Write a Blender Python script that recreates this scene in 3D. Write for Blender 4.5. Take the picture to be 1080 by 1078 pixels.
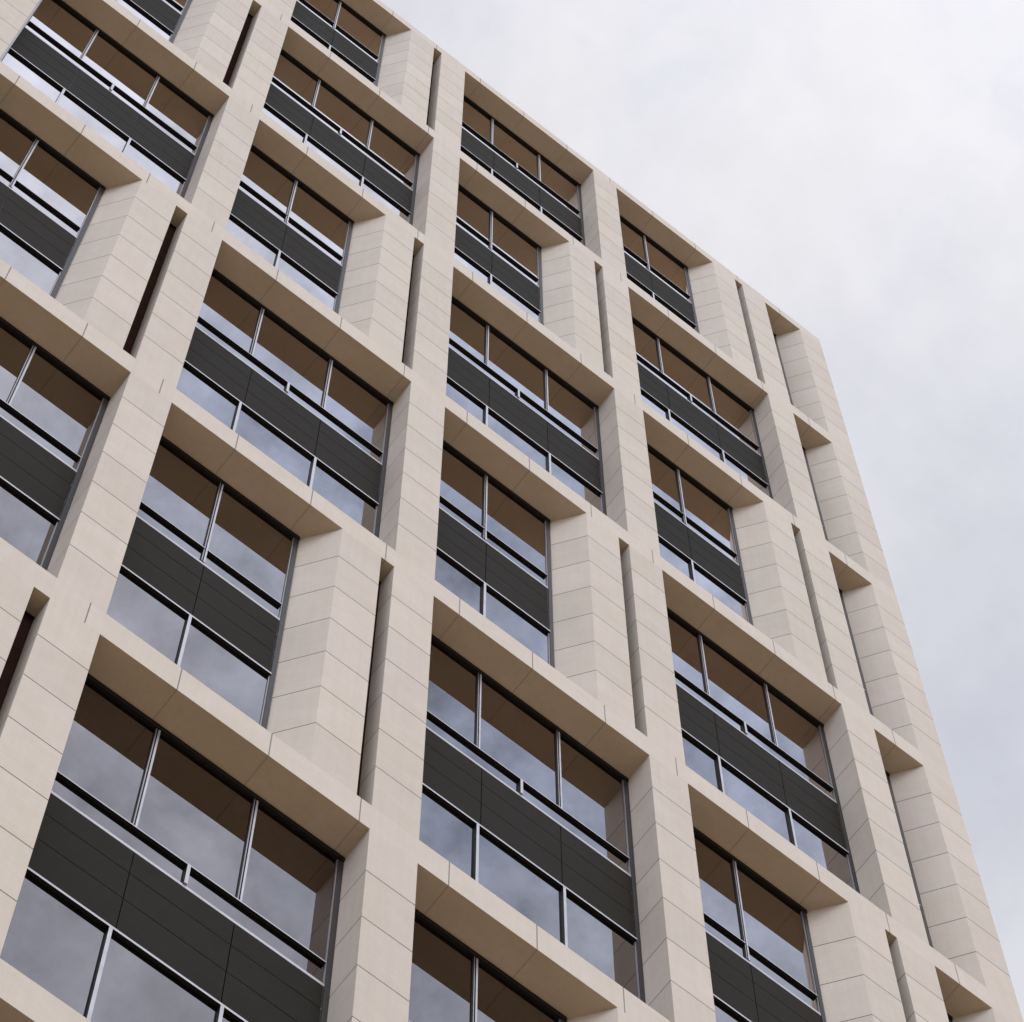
import bpy, bmesh, math
from mathutils import Matrix, Vector

for o in list(bpy.data.objects):
    bpy.data.objects.remove(o)
scene = bpy.context.scene
COL = scene.collection

# ------------------------------------------------------------------ camera
Z0 = 68.28                      # height of the top of the highest openings
YAW, PITCH, ROLL = math.radians(38.0811), math.radians(72.72286), math.radians(-0.05656)
cam = bpy.data.cameras.new('camera')
cam_ob = bpy.data.objects.new('camera', cam)
COL.objects.link(cam_ob)
fwd = Vector((math.sin(YAW)*math.cos(PITCH), math.cos(YAW)*math.cos(PITCH), math.sin(PITCH)))
rt = Vector((math.cos(YAW), -math.sin(YAW), 0))
up = rt.cross(fwd)
c_, s_ = math.cos(ROLL), math.sin(ROLL)
rt, up = c_*rt + s_*up, -s_*rt + c_*up
m = Matrix((rt, up, -fwd)).transposed().to_4x4()
m.translation = Vector((-0.456, -10.495, Z0 - 66.68))
cam_ob.matrix_world = m
cam.sensor_width = 36
cam.lens = 36 * 4074.695 / 1080
cam.clip_start = 0.1
cam.clip_end = 3000
scene.camera = cam_ob

# ------------------------------------------------------------------ sky, sun, exposure
SUN_EL, SUN_AZ = math.radians(42), math.radians(174)   # azimuth from +Y, clockwise: behind the camera
world = bpy.data.worlds.new('World')
scene.world = world
world.use_nodes = True
wt = world.node_tree
wt.nodes.clear()
W_ = wt.nodes.new
wl = wt.links.new
sky = W_('ShaderNodeTexSky')
sky.sky_type = 'NISHITA'
sky.sun_disc = False
sky.sun_elevation = SUN_EL
sky.sun_rotation = SUN_AZ
sky.altitude = 50
sky.air_density = 1.0
sky.dust_density = 2.0
bg_sky = W_('ShaderNodeBackground')
bg_sky.inputs['Strength'].default_value = 0.12
wl(sky.outputs['Color'], bg_sky.inputs['Color'])
tc = W_('ShaderNodeTexCoord')
mp = W_('ShaderNodeMapping')
mp.inputs['Location'].default_value = (0.37, 0.11, 0.52)
mp.inputs['Scale'].default_value = (1.0, 1.0, 0.6)
wl(tc.outputs['Generated'], mp.inputs['Vector'])
n1 = W_('ShaderNodeTexNoise')
n1.inputs['Scale'].default_value = 7.0
n1.inputs['Detail'].default_value = 7
n1.inputs['Roughness'].default_value = 0.5
n1.inputs['Distortion'].default_value = 0.25
wl(mp.outputs['Vector'], n1.inputs['Vector'])
n2 = W_('ShaderNodeTexNoise')
n2.inputs['Scale'].default_value = 26.0
n2.inputs['Detail'].default_value = 9
n2.inputs['Roughness'].default_value = 0.6
n2.inputs['Distortion'].default_value = 0.5
wl(mp.outputs['Vector'], n2.inputs['Vector'])
mixn = W_('ShaderNodeMix')
mixn.data_type = 'FLOAT'
mixn.inputs[0].default_value = 0.42
wl(n1.outputs['Fac'], mixn.inputs[2])
wl(n2.outputs['Fac'], mixn.inputs[3])
ramp = W_('ShaderNodeValToRGB')
e = ramp.color_ramp.elements
e[0].position, e[0].color = 0.38, (0.75, 0.77, 0.84, 1)
e[1].position, e[1].color = 0.55, (0.865, 0.855, 0.89, 1)
e2 = ramp.color_ramp.elements.new(0.46)
e2.color = (0.83, 0.83, 0.875, 1)
wl(mixn.outputs[0], ramp.inputs['Fac'])
# soft banks of thicker and thinner cloud: (direction, angular radius in degrees, change of brightness)
BANKS = [((0.155, -0.335, 0.929), 3.8, -0.50), ((0.128, -0.262, 0.957), 3.6, -0.62), ((0.272, -0.247, 0.930), 3.6, -0.30), ((0.14, -0.308, 0.941), 2.0, 0.55),
         ((0.205, -0.240, 0.949), 2.8, -0.20),
         ((0.040, -0.262, 0.964), 4.5, 0.65), ((0.145, -0.395, 0.909), 3.2, 0.85), ((0.03, -0.21, 0.977), 3.5, -0.25),
         ((0.289, 0.160, 0.943), 3.6, -0.12), ((0.335, 0.212, 0.918), 3.0, -0.15), ((0.075, 0.155, 0.985), 1.6, -0.10)]
sunv = Vector((math.sin(SUN_AZ)*math.cos(SUN_EL), math.cos(SUN_AZ)*math.cos(SUN_EL), math.sin(SUN_EL)))
nw = W_('ShaderNodeTexNoise')
nw.inputs['Scale'].default_value = 14.0
nw.inputs['Detail'].default_value = 5
wl(tc.outputs['Generated'], nw.inputs['Vector'])
wsub = W_('ShaderNodeVectorMath')
wsub.operation = 'SUBTRACT'
wsub.inputs[1].default_value = (0.5, 0.5, 0.5)
wl(nw.outputs['Color'], wsub.inputs[0])
wmul = W_('ShaderNodeVectorMath')
wmul.operation = 'MULTIPLY_ADD'
wmul.inputs[1].default_value = (0.09, 0.09, 0.09)
wl(wsub.outputs[0], wmul.inputs[0])
wl(tc.outputs['Generated'], wmul.inputs[2])

def wmath(op, a, b):
    nd = W_('ShaderNodeMath')
    nd.operation = op
    for i, q in enumerate((a, b)):
        if isinstance(q, (int, float)):
            nd.inputs[i].default_value = q
        else:
            wl(q, nd.inputs[i])
    return nd.outputs[0]

bank = 0.0
for d, rad, amt in BANKS:
    dist = W_('ShaderNodeVectorMath')
    dist.operation = 'DISTANCE'
    dist.inputs[1].default_value = Vector(d).normalized()
    wl(wmul.outputs[0], dist.inputs[0])
    mr = W_('ShaderNodeMapRange')
    mr.interpolation_type = 'SMOOTHSTEP'
    mr.inputs['From Min'].default_value = 0.0
    mr.inputs['From Max'].default_value = 2*math.radians(rad)
    mr.inputs['To Min'].default_value = amt
    mr.inputs['To Max'].default_value = 0.0
    wl(dist.outputs['Value'], mr.inputs['Value'])
    bank = wmath('ADD', bank, mr.outputs['Result'])
# the cloud deck is a little brighter on the side of the hidden sun
dot = W_('ShaderNodeVectorMath')
dot.operation = 'DOT_PRODUCT'
dot.inputs[1].default_value = sunv
wl(tc.outputs['Generated'], dot.inputs[0])
mr = W_('ShaderNodeMapRange')
mr.inputs['From Min'].default_value = 0.55
mr.inputs['From Max'].default_value = 1.0
mr.inputs['To Min'].default_value = 1.0
mr.inputs['To Max'].default_value = 1.75
wl(dot.outputs['Value'], mr.inputs['Value'])
west_fill = W_('ShaderNodeVectorMath')  # added glow in the unseen western sky, brightens the left-facing jambs
west_fill.operation = 'DOT_PRODUCT'
west_fill.inputs[1].default_value = (-0.93, -0.25, 0.0)
wl(tc.outputs['Generated'], west_fill.inputs[0])
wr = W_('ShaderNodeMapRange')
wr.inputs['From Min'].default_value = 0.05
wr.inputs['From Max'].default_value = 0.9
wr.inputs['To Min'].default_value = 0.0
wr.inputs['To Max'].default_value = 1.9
wl(west_fill.outputs['Value'], wr.inputs['Value'])
n3 = W_('ShaderNodeTexNoise')
n3.inputs['Scale'].default_value = 62.0
n3.inputs['Detail'].default_value = 8
n3.inputs['Roughness'].default_value = 0.58
n3.inputs['Distortion'].default_value = 0.1
wl(tc.outputs['Generated'], n3.inputs['Vector'])
# towards the sun's side the deck breaks up: ragged and bluer between the banks
ys = W_('ShaderNodeSeparateXYZ')
wl(tc.outputs['Generated'], ys.inputs[0])
ym = W_('ShaderNodeMapRange')
ym.inputs['From Min'].default_value = 0.0
ym.inputs['From Max'].default_value = -0.2
wl(ys.outputs[1], ym.inputs['Value'])
broken = ym.outputs['Result']
ragged = wmath('MULTIPLY', wmath('SUBTRACT', n3.outputs['Fac'], 0.5), wmath('ADD', 0.15, wmath('MULTIPLY', broken, 1.6)))
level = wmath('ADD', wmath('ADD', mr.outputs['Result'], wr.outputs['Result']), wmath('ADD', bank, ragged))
# thick banks turn bluish grey
tint = W_('ShaderNodeMix')
tint.data_type = 'RGBA'
tint.blend_type = 'MULTIPLY'
tmr = W_('ShaderNodeMapRange')
tmr.inputs['From Min'].default_value = 0.0
tmr.inputs['From Max'].default_value = -0.4
wl(bank, tmr.inputs['Value'])
wl(tmr.outputs['Result'], tint.inputs[0])
wl(ramp.outputs['Color'], tint.inputs[6])
tint.inputs[7].default_value = (0.88, 0.955, 1.07, 1)
bg_cl = W_('ShaderNodeBackground')
tint2 = W_('ShaderNodeMix')
tint2.data_type = 'RGBA'
tint2.blend_type = 'MULTIPLY'
wl(broken, tint2.inputs[0])
wl(tint.outputs[2], tint2.inputs[6])
tint2.inputs[7].default_value = (0.91, 1.025, 1.22, 1)
wl(tint2.outputs[2], bg_cl.inputs['Color'])
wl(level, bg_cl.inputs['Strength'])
mixs = W_('ShaderNodeMixShader')
mixs.inputs['Fac'].default_value = 0.94
wl(bg_sky.outputs[0], mixs.inputs[1])
wl(bg_cl.outputs[0], mixs.inputs[2])
wo = W_('ShaderNodeOutputWorld')
wl(mixs.outputs[0], wo.inputs['Surface'])

sun = bpy.data.lights.new('sun', 'SUN')
sun.energy = 1.35
sun.angle = math.radians(28)
sun.color = (1.0, 0.985, 0.965)
sun_ob = bpy.data.objects.new('sun', sun)
COL.objects.link(sun_ob)
sun_ob.rotation_euler = (-sunv).to_track_quat('-Z', 'Y').to_euler()
sun_ob.location = (0, -60, 90)

vs = scene.view_settings
vs.view_transform = 'Standard'
vs.look = 'None'
vs.exposure = 0.0
vs.gamma = 1.0
vs.use_curve_mapping = False

# ------------------------------------------------------------------ dimensions (metres)
H = 7.2                 # one module = two storeys
W = 3.369               # bay width
RW = 2.853              # clear width of a wide opening
SPI, SPO = 1.90, 2.185  # splay: inner and outer edge
SL = 2.687              # slit, left side (right side = RW)
BAND = 0.528            # height of the stone bands
GY = 0.38               # depth of the glass
SLY = 0.23              # depth of the slit window
TOP = 0.431             # parapet height above the highest openings
DL, DSP, DR, DE = 13.484, 0.535, 0.802, 14.779   # edge bay
J0, JS, JW = 1.49, 0.959, 0.017                  # course joints
U0, US = 4.175, 0.966                            # upright joints of the bands
BAYS = list(range(-1, 4))
ROWS = list(range(0, 9))
XL = BAYS[0]*W - (W - RW)
ZB = Z0 - 9*H + BAND    # top of the base course

tower = bpy.data.objects.new('tower_building', None)
COL.objects.link(tower)
tower.location = (0, 0, 0)
tower['label'] = 'pale limestone tower with deep stone piers and staggered wide and narrow recessed windows'
tower['category'] = 'building'

# ------------------------------------------------------------------ materials
class NT:
    def __init__(self, name):
        self.m = bpy.data.materials.new(name)
        self.m.use_nodes = True
        self.t = self.m.node_tree
        self.t.nodes.clear()
        self.out = self.t.nodes.new('ShaderNodeOutputMaterial')
    def n(self, kind, **kw):
        nd = self.t.nodes.new(kind)
        for k, v in kw.items():
            setattr(nd, k, v)
        return nd
    def l(self, a, b):
        self.t.links.new(a, b)
    def math(self, op, a, b=None, c=None, clamp=False):
        nd = self.n('ShaderNodeMath', operation=op, use_clamp=clamp)
        for i, v in enumerate((a, b, c)):
            if v is None:
                continue
            if isinstance(v, (int, float)):
                nd.inputs[i].default_value = v
            else:
                self.l(v, nd.inputs[i])
        return nd.outputs[0]
    def mix(self, fac, a, b, blend='MIX'):
        nd = self.n('ShaderNodeMix', data_type='RGBA', blend_type=blend)
        for s, v in ((nd.inputs[0], fac), (nd.inputs[6], a), (nd.inputs[7], b)):
            if isinstance(v, (int, float)):
                s.default_value = v
            elif isinstance(v, tuple):
                s.default_value = (*v, 1)
            else:
                self.l(v, s)
        return nd.outputs[2]
    def noise(self, vec, scale, detail=4, rough=0.55, dist=0.0):
        nd = self.n('ShaderNodeTexNoise')
        nd.inputs['Scale'].default_value = scale
        nd.inputs['Detail'].default_value = detail
        nd.inputs['Roughness'].default_value = rough
        nd.inputs['Distortion'].default_value = dist
        self.l(vec, nd.inputs['Vector'])
        return nd.outputs['Fac']
    def rng(self, v, a, b, c, d):
        nd = self.n('ShaderNodeMapRange')
        for i, q in enumerate((a, b, c, d)):
            nd.inputs[1+i].default_value = q
        self.l(v, nd.inputs[0])
        return nd.outputs[0]


def stone_material():
    k = NT('limestone_panels')
    tc = k.n('ShaderNodeTexCoord', object=tower)
    P = tc.outputs['Object']
    sep = k.n('ShaderNodeSeparateXYZ')
    k.l(P, sep.inputs[0])
    u, v = sep.outputs[0], sep.outputs[2]
    geo = k.n('ShaderNodeNewGeometry')
    sn = k.n('ShaderNodeSeparateXYZ')
    k.l(geo.outputs['True Normal'], sn.inputs[0])
    horiz = k.math('GREATER_THAN', k.math('ABSOLUTE', sn.outputs[2]), 0.5)
    upright = k.math('SUBTRACT', 1.0, horiz)
    row = k.math('FLOOR', k.math('DIVIDE', k.math('SUBTRACT', v, Z0 - 0.003 - 20*H), H))
    vr = k.math('SUBTRACT', k.math('SUBTRACT', v, Z0 - 20*H), k.math('MULTIPLY', row, H))
    # course joints
    t = k.math('DIVIDE', k.math('SUBTRACT', vr, J0), JS)
    dj = k.math('MULTIPLY', k.math('ABSOLUTE', k.math('SUBTRACT', t, k.math('ROUND', t))), JS)
    course = k.math('FLOOR', t)
    above = k.math('GREATER_THAN', vr, 1.2)
    below = k.math('LESS_THAN', vr, 6.6)
    jh = k.math('MULTIPLY', k.math('MULTIPLY', k.math('LESS_THAN', dj, JW/2), above), k.math('MULTIPLY', below, upright))
    # upright joints in the bands
    tu = k.math('DIVIDE', k.math('SUBTRACT', u, U0), US)
    du = k.math('MULTIPLY', k.math('ABSOLUTE', k.math('SUBTRACT', tu, k.math('ROUND', tu))), US)
    band = k.math('LESS_THAN', vr, BAND + 0.002)
    front = k.math('LESS_THAN', sep.outputs[1], 0.46)
    facing = k.math('LESS_THAN', k.math('ABSOLUTE', sn.outputs[0]), 0.3)
    jv = k.math('MULTIPLY', k.math('MULTIPLY', k.math('LESS_THAN', du, JW*0.4), band), k.math('MULTIPLY', facing, front))
    # hairline bed joints along the top and bottom of the bands
    e1 = k.math('LESS_THAN', k.math('ABSOLUTE', k.math('SUBTRACT', vr, 0.004)), 0.004)
    e2 = k.math('LESS_THAN', k.math('ABSOLUTE', k.math('SUBTRACT', vr, BAND)), 0.004)
    hair = k.math('MULTIPLY', k.math('MAXIMUM', e1, e2), upright)
    gap = k.noise(P, 0.55, 2)
    hair = k.math('MULTIPLY', hair, k.rng(gap, 0.45, 0.6, 0.0, 0.22))
    joint = k.math('MAXIMUM', jh, k.math('MULTIPLY', jv, 0.75))
    # the undersides are jointed with a mortar of nearly the stone's own tone
    joint = k.math('MULTIPLY', joint, k.math('SUBTRACT', 1.0, k.math('MULTIPLY', horiz, 0.62)))
    # tone of each panel
    oi = k.n('ShaderNodeObjectInfo')
    cx = k.n('ShaderNodeCombineXYZ')
    k.l(k.math('ADD', course, k.math('MULTIPLY', row, 13.0)), cx.inputs[0])
    k.l(k.math('MULTIPLY', k.math('FLOOR', tu), band), cx.inputs[1])
    k.l(k.math('ADD', k.math('MULTIPLY', oi.outputs['Random'], 91.7), k.math('ROUND', k.math('MULTIPLY', sn.outputs[0], 4.0))), cx.inputs[2])
    wn = k.n('ShaderNodeTexWhiteNoise', noise_dimensions='3D')
    k.l(cx.outputs[0], wn.inputs['Vector'])
    big = k.noise(P, 0.45, 3)
    mid = k.noise(P, 2.3, 6, 0.62, 0.4)
    fine = k.noise(P, 38.0, 4, 0.7)
    # faint bedding that runs along the panels
    mp = k.n('ShaderNodeMapping')
    mp.inputs['Scale'].default_value = (1.2, 1.2, 11.0)
    k.l(P, mp.inputs['Vector'])
    bed = k.noise(mp.outputs[0], 3.0, 5, 0.6, 0.6)
    # run-off streaks
    ms = k.n('ShaderNodeMapping')
    ms.inputs['Scale'].default_value = (9.0, 9.0, 0.35)
    k.l(P, ms.inputs['Vector'])
    streak = k.noise(ms.outputs[0], 1.6, 5, 0.6)
    base = k.mix(k.rng(big, 0.35, 0.65, 0, 1), (0.425, 0.363, 0.296), (0.419, 0.360, 0.280))
    base = k.mix(k.rng(mid, 0.35, 0.7, 0, 1), base, (0.436, 0.374, 0.308))
    val = k.math('SUBTRACT', 1.0, k.math('MULTIPLY', k.rng(wn.outputs['Value'], 0, 1, 0.0, 0.085), k.math('SUBTRACT', 1.0, k.math('MULTIPLY', band, 0.7))))
    val = k.math('MULTIPLY', val, k.rng(mid, 0.3, 0.7, 0.978, 1.02))
    val = k.math('MULTIPLY', val, k.rng(fine, 0.25, 0.75, 0.965, 1.03))
    val = k.math('MULTIPLY', val, k.rng(bed, 0.3, 0.7, 0.975, 1.02))
    val = k.math('MULTIPLY', val, k.rng(streak, 0.3, 0.62, 0.968, 1.01))
    vv = k.n('ShaderNodeCombineColor')
    for i in range(3):
        k.l(val, vv.inputs[i])
    col = k.mix(1.0, base, vv.outputs[0], 'MULTIPLY')
    col = k.mix(k.math('MULTIPLY', joint, 0.95), col, (0.06, 0.048, 0.04))
    col = k.mix(hair, col, (0.22, 0.18, 0.16))
    b = k.n('ShaderNodeBsdfPrincipled')
    k.l(col, b.inputs['Base Color'])
    b.inputs['Roughness'].default_value = 0.85
    b.inputs['Specular IOR Level'].default_value = 0.25
    hgt = k.math('ADD', k.math('MULTIPLY', fine, 0.12), k.math('MULTIPLY', mid, 0.3))
    hgt = k.math('SUBTRACT', hgt, k.math('MULTIPLY', joint, 1.0))
    bp = k.n('ShaderNodeBump')
    bp.inputs['Strength'].default_value = 0.25
    bp.inputs['Distance'].default_value = 0.01
    k.l(hgt, bp.inputs['Height'])
    k.l(bp.outputs[0], b.inputs['Normal'])
    k.l(b.outputs[0], k.out.inputs['Surface'])
    return k.m


def metal(name, col, rough, metallic, spec=0.5, var=0.12, scale=6.0):
    k = NT(name)
    tc = k.n('ShaderNodeTexCoord', object=tower)
    n = k.noise(tc.outputs['Object'], scale, 5, 0.6, 0.3)
    f = k.noise(tc.outputs['Object'], 60.0, 3, 0.7)
    c = k.mix(k.rng(n, 0.3, 0.7, 0, 1), tuple(x*(1-var) for x in col), tuple(min(1, x*(1+var)) for x in col))
    b = k.n('ShaderNodeBsdfPrincipled')
    k.l(c, b.inputs['Base Color'])
    k.l(k.rng(f, 0.3, 0.7, rough-0.06, rough+0.06), b.inputs['Roughness'])
    b.inputs['Metallic'].default_value = metallic
    b.inputs['Specular IOR Level'].default_value = spec
    k.l(b.outputs[0], k.out.inputs['Surface'])
    return k.m


def glass_material():
    k = NT('coated_glazing')
    tc = k.n('ShaderNodeTexCoord', object=tower)
    P = tc.outputs['Object']
    w = k.noise(P, 0.9, 2)
    bp = k.n('ShaderNodeBump')
    bp.inputs['Strength'].default_value = 0.04
    bp.inputs['Distance'].default_value = 0.01
    k.l(w, bp.inputs['Height'])
    fr = k.n('ShaderNodeFresnel')
    fr.inputs['IOR'].default_value = 1.5
    k.l(bp.outputs[0], fr.inputs['Normal'])
    # two reflecting surfaces of the pane: 2F / (1+F)
    F = fr.outputs[0]
    R = k.math('DIVIDE', k.math('MULTIPLY', F, 2.0), k.math('ADD', F, 1.0))
    g = k.n('ShaderNodeBsdfGlossy')
    g.inputs['Color'].default_value = (0.97, 0.875, 0.82, 1)
    g.inputs['Roughness'].default_value = 0.0
    k.l(bp.outputs[0], g.inputs['Normal'])
    d = k.n('ShaderNodeBsdfDiffuse')
    dirt = k.noise(P, 1.7, 6, 0.65, 0.5)
    k.l(k.mix(k.rng(dirt, 0.35, 0.7, 0, 1), (0.001, 0.001, 0.001), (0.002, 0.002, 0.002)), d.inputs['Color'])
    mx = k.n('ShaderNodeMixShader')
    # the coating: weak face on, strong at a grazing view
    R = k.math('MINIMUM', k.math('MULTIPLY', k.math('POWER', R, 1.8), 2.1), 0.95)
    k.l(R, mx.inputs[0])
    k.l(d.outputs[0], mx.inputs[1])
    k.l(g.outputs[0], mx.inputs[2])
    k.l(mx.outputs[0], k.out.inputs['Surface'])
    return k.m


def spandrel_material():
    k = NT('charcoal_cladding')
    tc = k.n('ShaderNodeTexCoord', object=tower)
    P = tc.outputs['Object']
    mp = k.n('ShaderNodeMapping')
    mp.inputs['Scale'].default_value = (2.0, 2.0, 26.0)
    k.l(P, mp.inputs['Vector'])
    grain = k.noise(mp.outputs[0], 2.5, 6, 0.65, 0.5)
    blot = k.noise(P, 1.5, 4, 0.6)
    oi = k.n('ShaderNodeObjectInfo')
    c = k.mix(k.rng(grain, 0.3, 0.7, 0, 1), (0.0120, 0.0096, 0.0060), (0.0225, 0.0180, 0.0118))
    c = k.mix(k.rng(blot, 0.35, 0.7, 0, 0.35), c, (0.021, 0.0195, 0.018))
    c = k.mix(k.math('MULTIPLY', oi.outputs['Random'], 0.3), c, (0.012, 0.0115, 0.010))
    b = k.n('ShaderNodeBsdfPrincipled')
    k.l(c, b.inputs['Base Color'])
    b.inputs['Roughness'].default_value = 0.62
    b.inputs['Specular IOR Level'].default_value = 0.015
    bp = k.n('ShaderNodeBump')
    bp.inputs['Strength'].default_value = 0.15
    bp.inputs['Distance'].default_value = 0.004
    k.l(grain, bp.inputs['Height'])
    k.l(bp.outputs[0], b.inputs['Normal'])
    k.l(b.outputs[0], k.out.inputs['Surface'])
    return k.m


def paving_material():
    k = NT('brown_paving')
    tc = k.n('ShaderNodeTexCoord')
    P = tc.outputs['Object']
    br = k.n('ShaderNodeTexBrick')
    br.inputs['Scale'].default_value = 1.0
    br.inputs['Color1'].default_value = (0.475, 0.332, 0.194, 1)
    br.inputs['Color2'].default_value = (0.432, 0.292, 0.166, 1)
    br.inputs['Mortar'].default_value = (0.06, 0.05, 0.042, 1)
    br.inputs['Mortar Size'].default_value = 0.008
    k.l(P, br.inputs['Vector'])
    n = k.noise(P, 0.6, 5)
    c = k.mix(k.rng(n, 0.3, 0.7, 0, 0.4), br.outputs['Color'], (0.29, 0.205, 0.095))
    b = k.n('ShaderNodeBsdfPrincipled')
    k.l(c, b.inputs['Base Color'])
    b.inputs['Roughness'].default_value = 0.85
    k.l(b.outputs[0], k.out.inputs['Surface'])
    return k.m


STONE = stone_material()
ALU = metal('brushed_aluminium', (0.28, 0.27, 0.28), 0.5, 0.2, spec=0.3)
BLACK = metal('black_gasket_and_shade', (0.008, 0.007, 0.006), 0.6, 0.0, 0.15)
DARK = metal('bronze_frame', (0.026, 0.022, 0.020), 0.55, 0.0, spec=0.1)
BEAD = metal('bronze_bead', (0.16, 0.145, 0.14), 0.45, 0.3, spec=0.3)
MAROON = metal('maroon_panel', (0.024, 0.012, 0.0085), 0.8, 0.0, spec=0.0, var=0.2)
GLASS = glass_material()
SPAN = spandrel_material()
PAVE = paving_material()

# ------------------------------------------------------------------ mesh helpers
class MB:
    """collects boxes and prisms of several materials into one mesh"""
    def __init__(self):
        self.v, self.f, self.mi, self.mats = [], [], [], []
    def slot(self, mat):
        if mat not in self.mats:
            self.mats.append(mat)
        return self.mats.index(mat)
    def box(self, x0, x1, y0, y1, z0, z1, mat, under=None, left=None, skip=()):
        b = len(self.v)
        self.v += [(x, y, z) for z in (z0, z1) for y in (y0, y1) for x in (x0, x1)]
        faces = {'d': (0, 2, 3, 1), 'u': (4, 5, 7, 6), 'f': (0, 1, 5, 4), 'b': (2, 6, 7, 3), 'l': (0, 4, 6, 2), 'r': (1, 3, 7, 5)}
        for nm, q in faces.items():
            if nm in skip:
                continue
            self.f.append([b+i for i in q])
            self.mi.append(self.slot(under if nm == 'd' and under else left if nm == 'l' and left else mat))
    def prism(self, pts, z0, z1, mat):
        b, n = len(self.v), len(pts)
        self.v += [(x, y, z) for z in (z0, z1) for x, y in pts]
        s = self.slot(mat)
        for i in range(n):
            j = (i+1) % n
            self.f.append([b+i, b+j, b+n+j, b+n+i]); self.mi.append(s)
        self.f.append([b+i for i in range(n)][::-1]); self.mi.append(s)
        self.f.append([b+n+i for i in range(n)]); self.mi.append(s)
    def build(self, name, parent, loc=(0, 0, 0)):
        me = bpy.data.meshes.new(name)
        me.from_pydata(self.v, [], self.f)
        for mt in self.mats:
            me.materials.append(mt)
        me.polygons.foreach_set('material_index', self.mi)
        bm = bmesh.new()
        bm.from_mesh(me)
        bmesh.ops.recalc_face_normals(bm, faces=bm.faces)
        bm.to_mesh(me)
        bm.free()
        me.update()
        o = bpy.data.objects.new(name, me)
        o.parent = parent
        o.location = loc
        COL.objects.link(o)
        return o


def clone(o, parent, loc):
    c = o.copy()
    COL.objects.link(c)
    c.parent = parent
    c.location = loc
    for ch in list(o.children):
        d = ch.copy()
        COL.objects.link(d)
        d.parent = c
    return c

# ------------------------------------------------------------------ ground
g = MB()
g.box(-350, 350, -350, 350, -0.5, 0, PAVE)
ground = g.build('ground', None)
ground['kind'] = 'structure'

# ------------------------------------------------------------------ stone frame of the tower
core = MB()
core.box(XL, DE, 0.62, 17.0, 0, Z0 + TOP - 0.35, STONE)
core.build('wall', tower)
base = MB()
base.box(XL, DE, 0.02, 0.618, 0, ZB - H + H, STONE)
base.build('plinth', tower)
par = MB()
par.box(XL, DE, 0, 0.60, Z0, Z0 + TOP, STONE)
par.box(XL, XL + 0.6, 0.602, 17.0, Z0 + TOP - 0.348, Z0 + TOP, STONE)
par.box(DE - 0.6, DE, 0.602, 17.0, Z0 + TOP - 0.348, Z0 + TOP, STONE)
par.build('parapet', tower)

# full-height piers
pier0 = None
for b in [BAYS[0]-1] + BAYS:
    x0 = b*W + RW
    if b == 3:      # the last one is a hair narrower / wider: it ends at the edge bay
        p = MB(); p.box(0, DL - x0, 0, 0.60, ZB, Z0, STONE)
        p.build('pier', tower, (x0, 0, 0))
    elif pier0 is None:
        p = MB(); p.box(0, W - RW, 0, 0.60, ZB, Z0, STONE)
        pier0 = p.build('pier', tower, (x0, 0, 0))
    else:
        clone(pier0, tower, (x0, 0, 0))
p = MB()
p.box(0, DE - DL - DR, 0, 0.60, ZB, Z0, STONE)
p.build('corner_pier', tower, (DL + DR, 0, 0))

# bands between the piers
lint = MB(); lint.box(0, RW, 0, 0.60, 0, BAND, STONE)
elint = MB(); elint.box(0, DR, 0, 0.60, 0, BAND, STONE)
l0 = e0 = None
for r in ROWS[1:]:
    z = Z0 - r*H
    for b in BAYS:
        if l0 is None:
            l0 = lint.build('lintel', tower, (b*W, 0, z))
        else:
            clone(l0, tower, (b*W, 0, z))
    if e0 is None:
        e0 = elint.build('edge_lintel', tower, (DL, 0, z))
    else:
        clone(e0, tower, (DL, 0, z))

OH = H - BAND           # height of an opening

def is_wide(b, r):
    return (b + r) % 2 == 0      # bay 0 (Z): even rows wide

# splayed piers of the narrow modules, their slit windows, splayed jambs of the edge bay
sp = MB()
sp.prism([(SPI, GY), (SPO, 0), (SL, 0), (SL, 0.60), (SPI, 0.60)], -OH, 0, STONE)
sl = MB()
sl.box(SL, RW, SLY, 0.60, -OH, 0, MAROON)
sl.box(SL, SL + 0.03, SLY - 0.02, SLY - 0.001, -OH + 0.001, -0.001, BLACK)
sl.box(SL + 0.03, RW, SLY - 0.015, SLY - 0.001, -0.04, -0.001, BLACK)
ej = MB()
ej.prism([(DSP, GY), (DR, 0), (DR, 0.60), (DSP, 0.60)], -OH, 0, STONE)
s0 = sl0 = j0 = None
for r in ROWS:
    z = Z0 - r*H
    for b in BAYS:
        if is_wide(b, r):
            continue
        if s0 is None:
            s0 = sp.build('splayed_pier', tower, (b*W, 0, z))
            sl0 = sl.build('slit_window', tower, (b*W, 0, z))
        else:
            clone(s0, tower, (b*W, 0, z))
            clone(sl0, tower, (b*W, 0, z))
    if j0 is None:
        j0 = ej.build('splayed_jamb', tower, (DL, 0, z))
    else:
        clone(j0, tower, (DL, 0, z))

# ------------------------------------------------------------------ windows
SPT, SPB = -2.665, -4.085       # spandrel top and bottom
TRZ = -2.29                     # underside of the transom
LRZ = -4.27                     # underside of the rail below the spandrel

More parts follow.
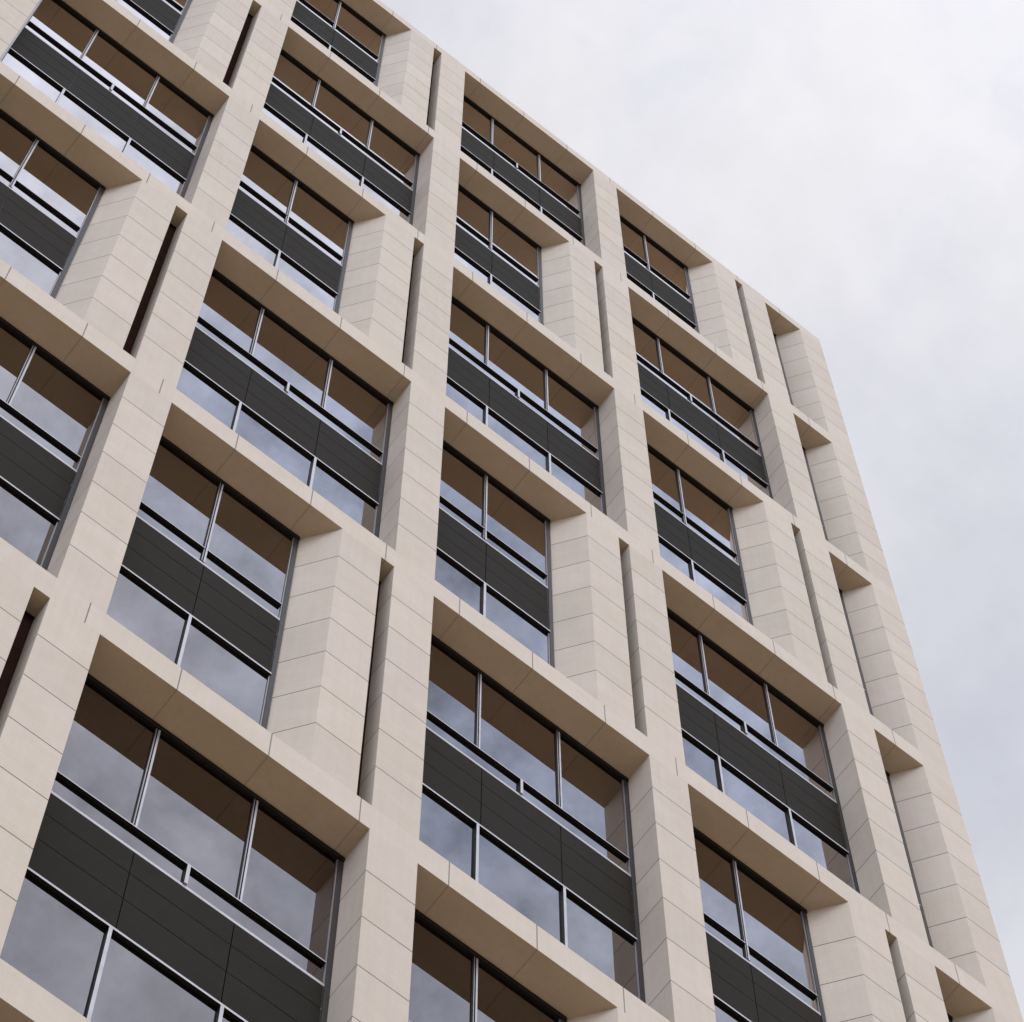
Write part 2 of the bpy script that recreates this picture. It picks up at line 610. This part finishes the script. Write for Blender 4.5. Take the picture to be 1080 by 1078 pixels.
def make_window(wid, ups, small, lows, joints, jamb=None):
    """frame mesh (head, jambs, mullions, rails) with pane and spandrel_panel below it"""
    f = MB()
    # head: black channel with a thin dark metal bead
    f.box(0.002, wid - 0.002, 0.345, GY + 0.02, -0.075, -0.002, BLACK)
    f.box(0.004, wid - 0.004, 0.338, 0.3445, -0.026, -0.012, DARK)
    # jamb frames
    f.box(wid - 0.055, wid - 0.002, 0.357, GY + 0.02, -OH + 0.01, -0.077, jamb or DARK)
    f.box(wid - 0.066, wid - 0.056, 0.366, GY + 0.02, -OH + 0.01, -0.077, jamb or BEAD)
    f.box(0.002, 0.045, 0.364, GY + 0.02, -OH + 0.01, -0.077, ALU)
    f.box(0.047, 0.056, 0.366, GY + 0.02, -OH + 0.01, -0.077, DARK)
    # upper mullions: two aluminium fins and a black groove
    for u, zb in ups:
        for (a, b_, z1, z0) in ((-0.024, -0.014, -0.077, zb), (0.000, 0.020, -0.077, zb)):
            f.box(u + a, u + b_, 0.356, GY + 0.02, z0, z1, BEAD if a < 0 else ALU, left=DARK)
        f.box(u - 0.0138, u - 0.0002, 0.368, GY + 0.02, zb, -0.077, BLACK)
    L, Rr = 0.058, wid - 0.072
    cuts = [L] + [u for u, zb in ups if zb < TRZ] + ([small] if small else []) + [Rr]
    cuts = sorted(cuts)
    # transom: thin aluminium nose, black underside
    for a, b_ in zip(cuts[:-1], cuts[1:]):
        a2 = a if a == L else a + 0.017
        b2 = b_ if b_ == Rr else b_ - 0.019
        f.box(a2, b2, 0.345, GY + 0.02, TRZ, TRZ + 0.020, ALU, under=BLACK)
    if small:
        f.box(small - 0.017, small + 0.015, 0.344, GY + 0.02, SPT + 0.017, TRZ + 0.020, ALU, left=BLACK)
    # rail above the spandrel
    f.box(0.047, wid - 0.056, 0.364, GY + 0.02, SPT - 0.03, SPT + 0.016, ALU)
    # rail below the spandrel
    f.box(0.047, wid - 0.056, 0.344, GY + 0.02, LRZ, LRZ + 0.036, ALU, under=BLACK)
    # lower mullions: shade of their left faces is put in as black
    for u in lows:
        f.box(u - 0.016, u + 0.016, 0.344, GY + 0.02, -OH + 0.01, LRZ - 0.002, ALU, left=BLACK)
    f.box(0.047, wid - 0.056, 0.352, GY + 0.02, -OH + 0.004, -OH + 0.05, DARK)
    fr = f.build('window', tower)
    for nm, z0, z1 in (('tall_pane', TRZ + 0.027, -0.05), ('transom_pane', SPT, TRZ - 0.001), ('sill_pane', -OH + 0.02, LRZ)):
        gl = MB()
        gl.box(0.02, wid - 0.02, GY, GY + 0.024, z0, z1, GLASS)
        gl.build(nm, fr)
    s = MB()
    s.box(0.012, wid - 0.012, 0.384, 0.43, SPB - 0.17, SPT + 0.01, BLACK)
    zt, zb = SPT - 0.032, LRZ + 0.038
    hs = [zt, -3.115, -3.615, zb]
    xs = [0.006] + joints + [wid - 0.004]
    for a, b_ in zip(xs[:-1], xs[1:]):
        for z1, z0 in zip(hs[:-1], hs[1:]):
            s.box(a + 0.005, b_ - 0.005, 0.366, 0.383, z0 + 0.006, z1 - 0.006, SPAN)
    s.build('spandrel_panel', fr)
    return fr

wide0 = make_window(RW, [(0.888, TRZ + 0.027), (1.922, TRZ + 0.027)], 1.42, [0.893, 1.922], [0.94, 1.915])
nar0 = make_window(SPI, [(0.915, SPT + 0.031)], None, [0.918], [0.94])
edge0 = make_window(DSP, [], None, [], [], DARK)
used = set()
def put(proto, loc):
    if proto.name not in used:
        used.add(proto.name)
        proto.location = loc
    else:
        clone(proto, tower, loc)
for r in ROWS:
    z = Z0 - r*H
    for b in BAYS:
        put(wide0 if is_wide(b, r) else nar0, (b*W, 0, z))
    put(edge0, (DL, 0, z))
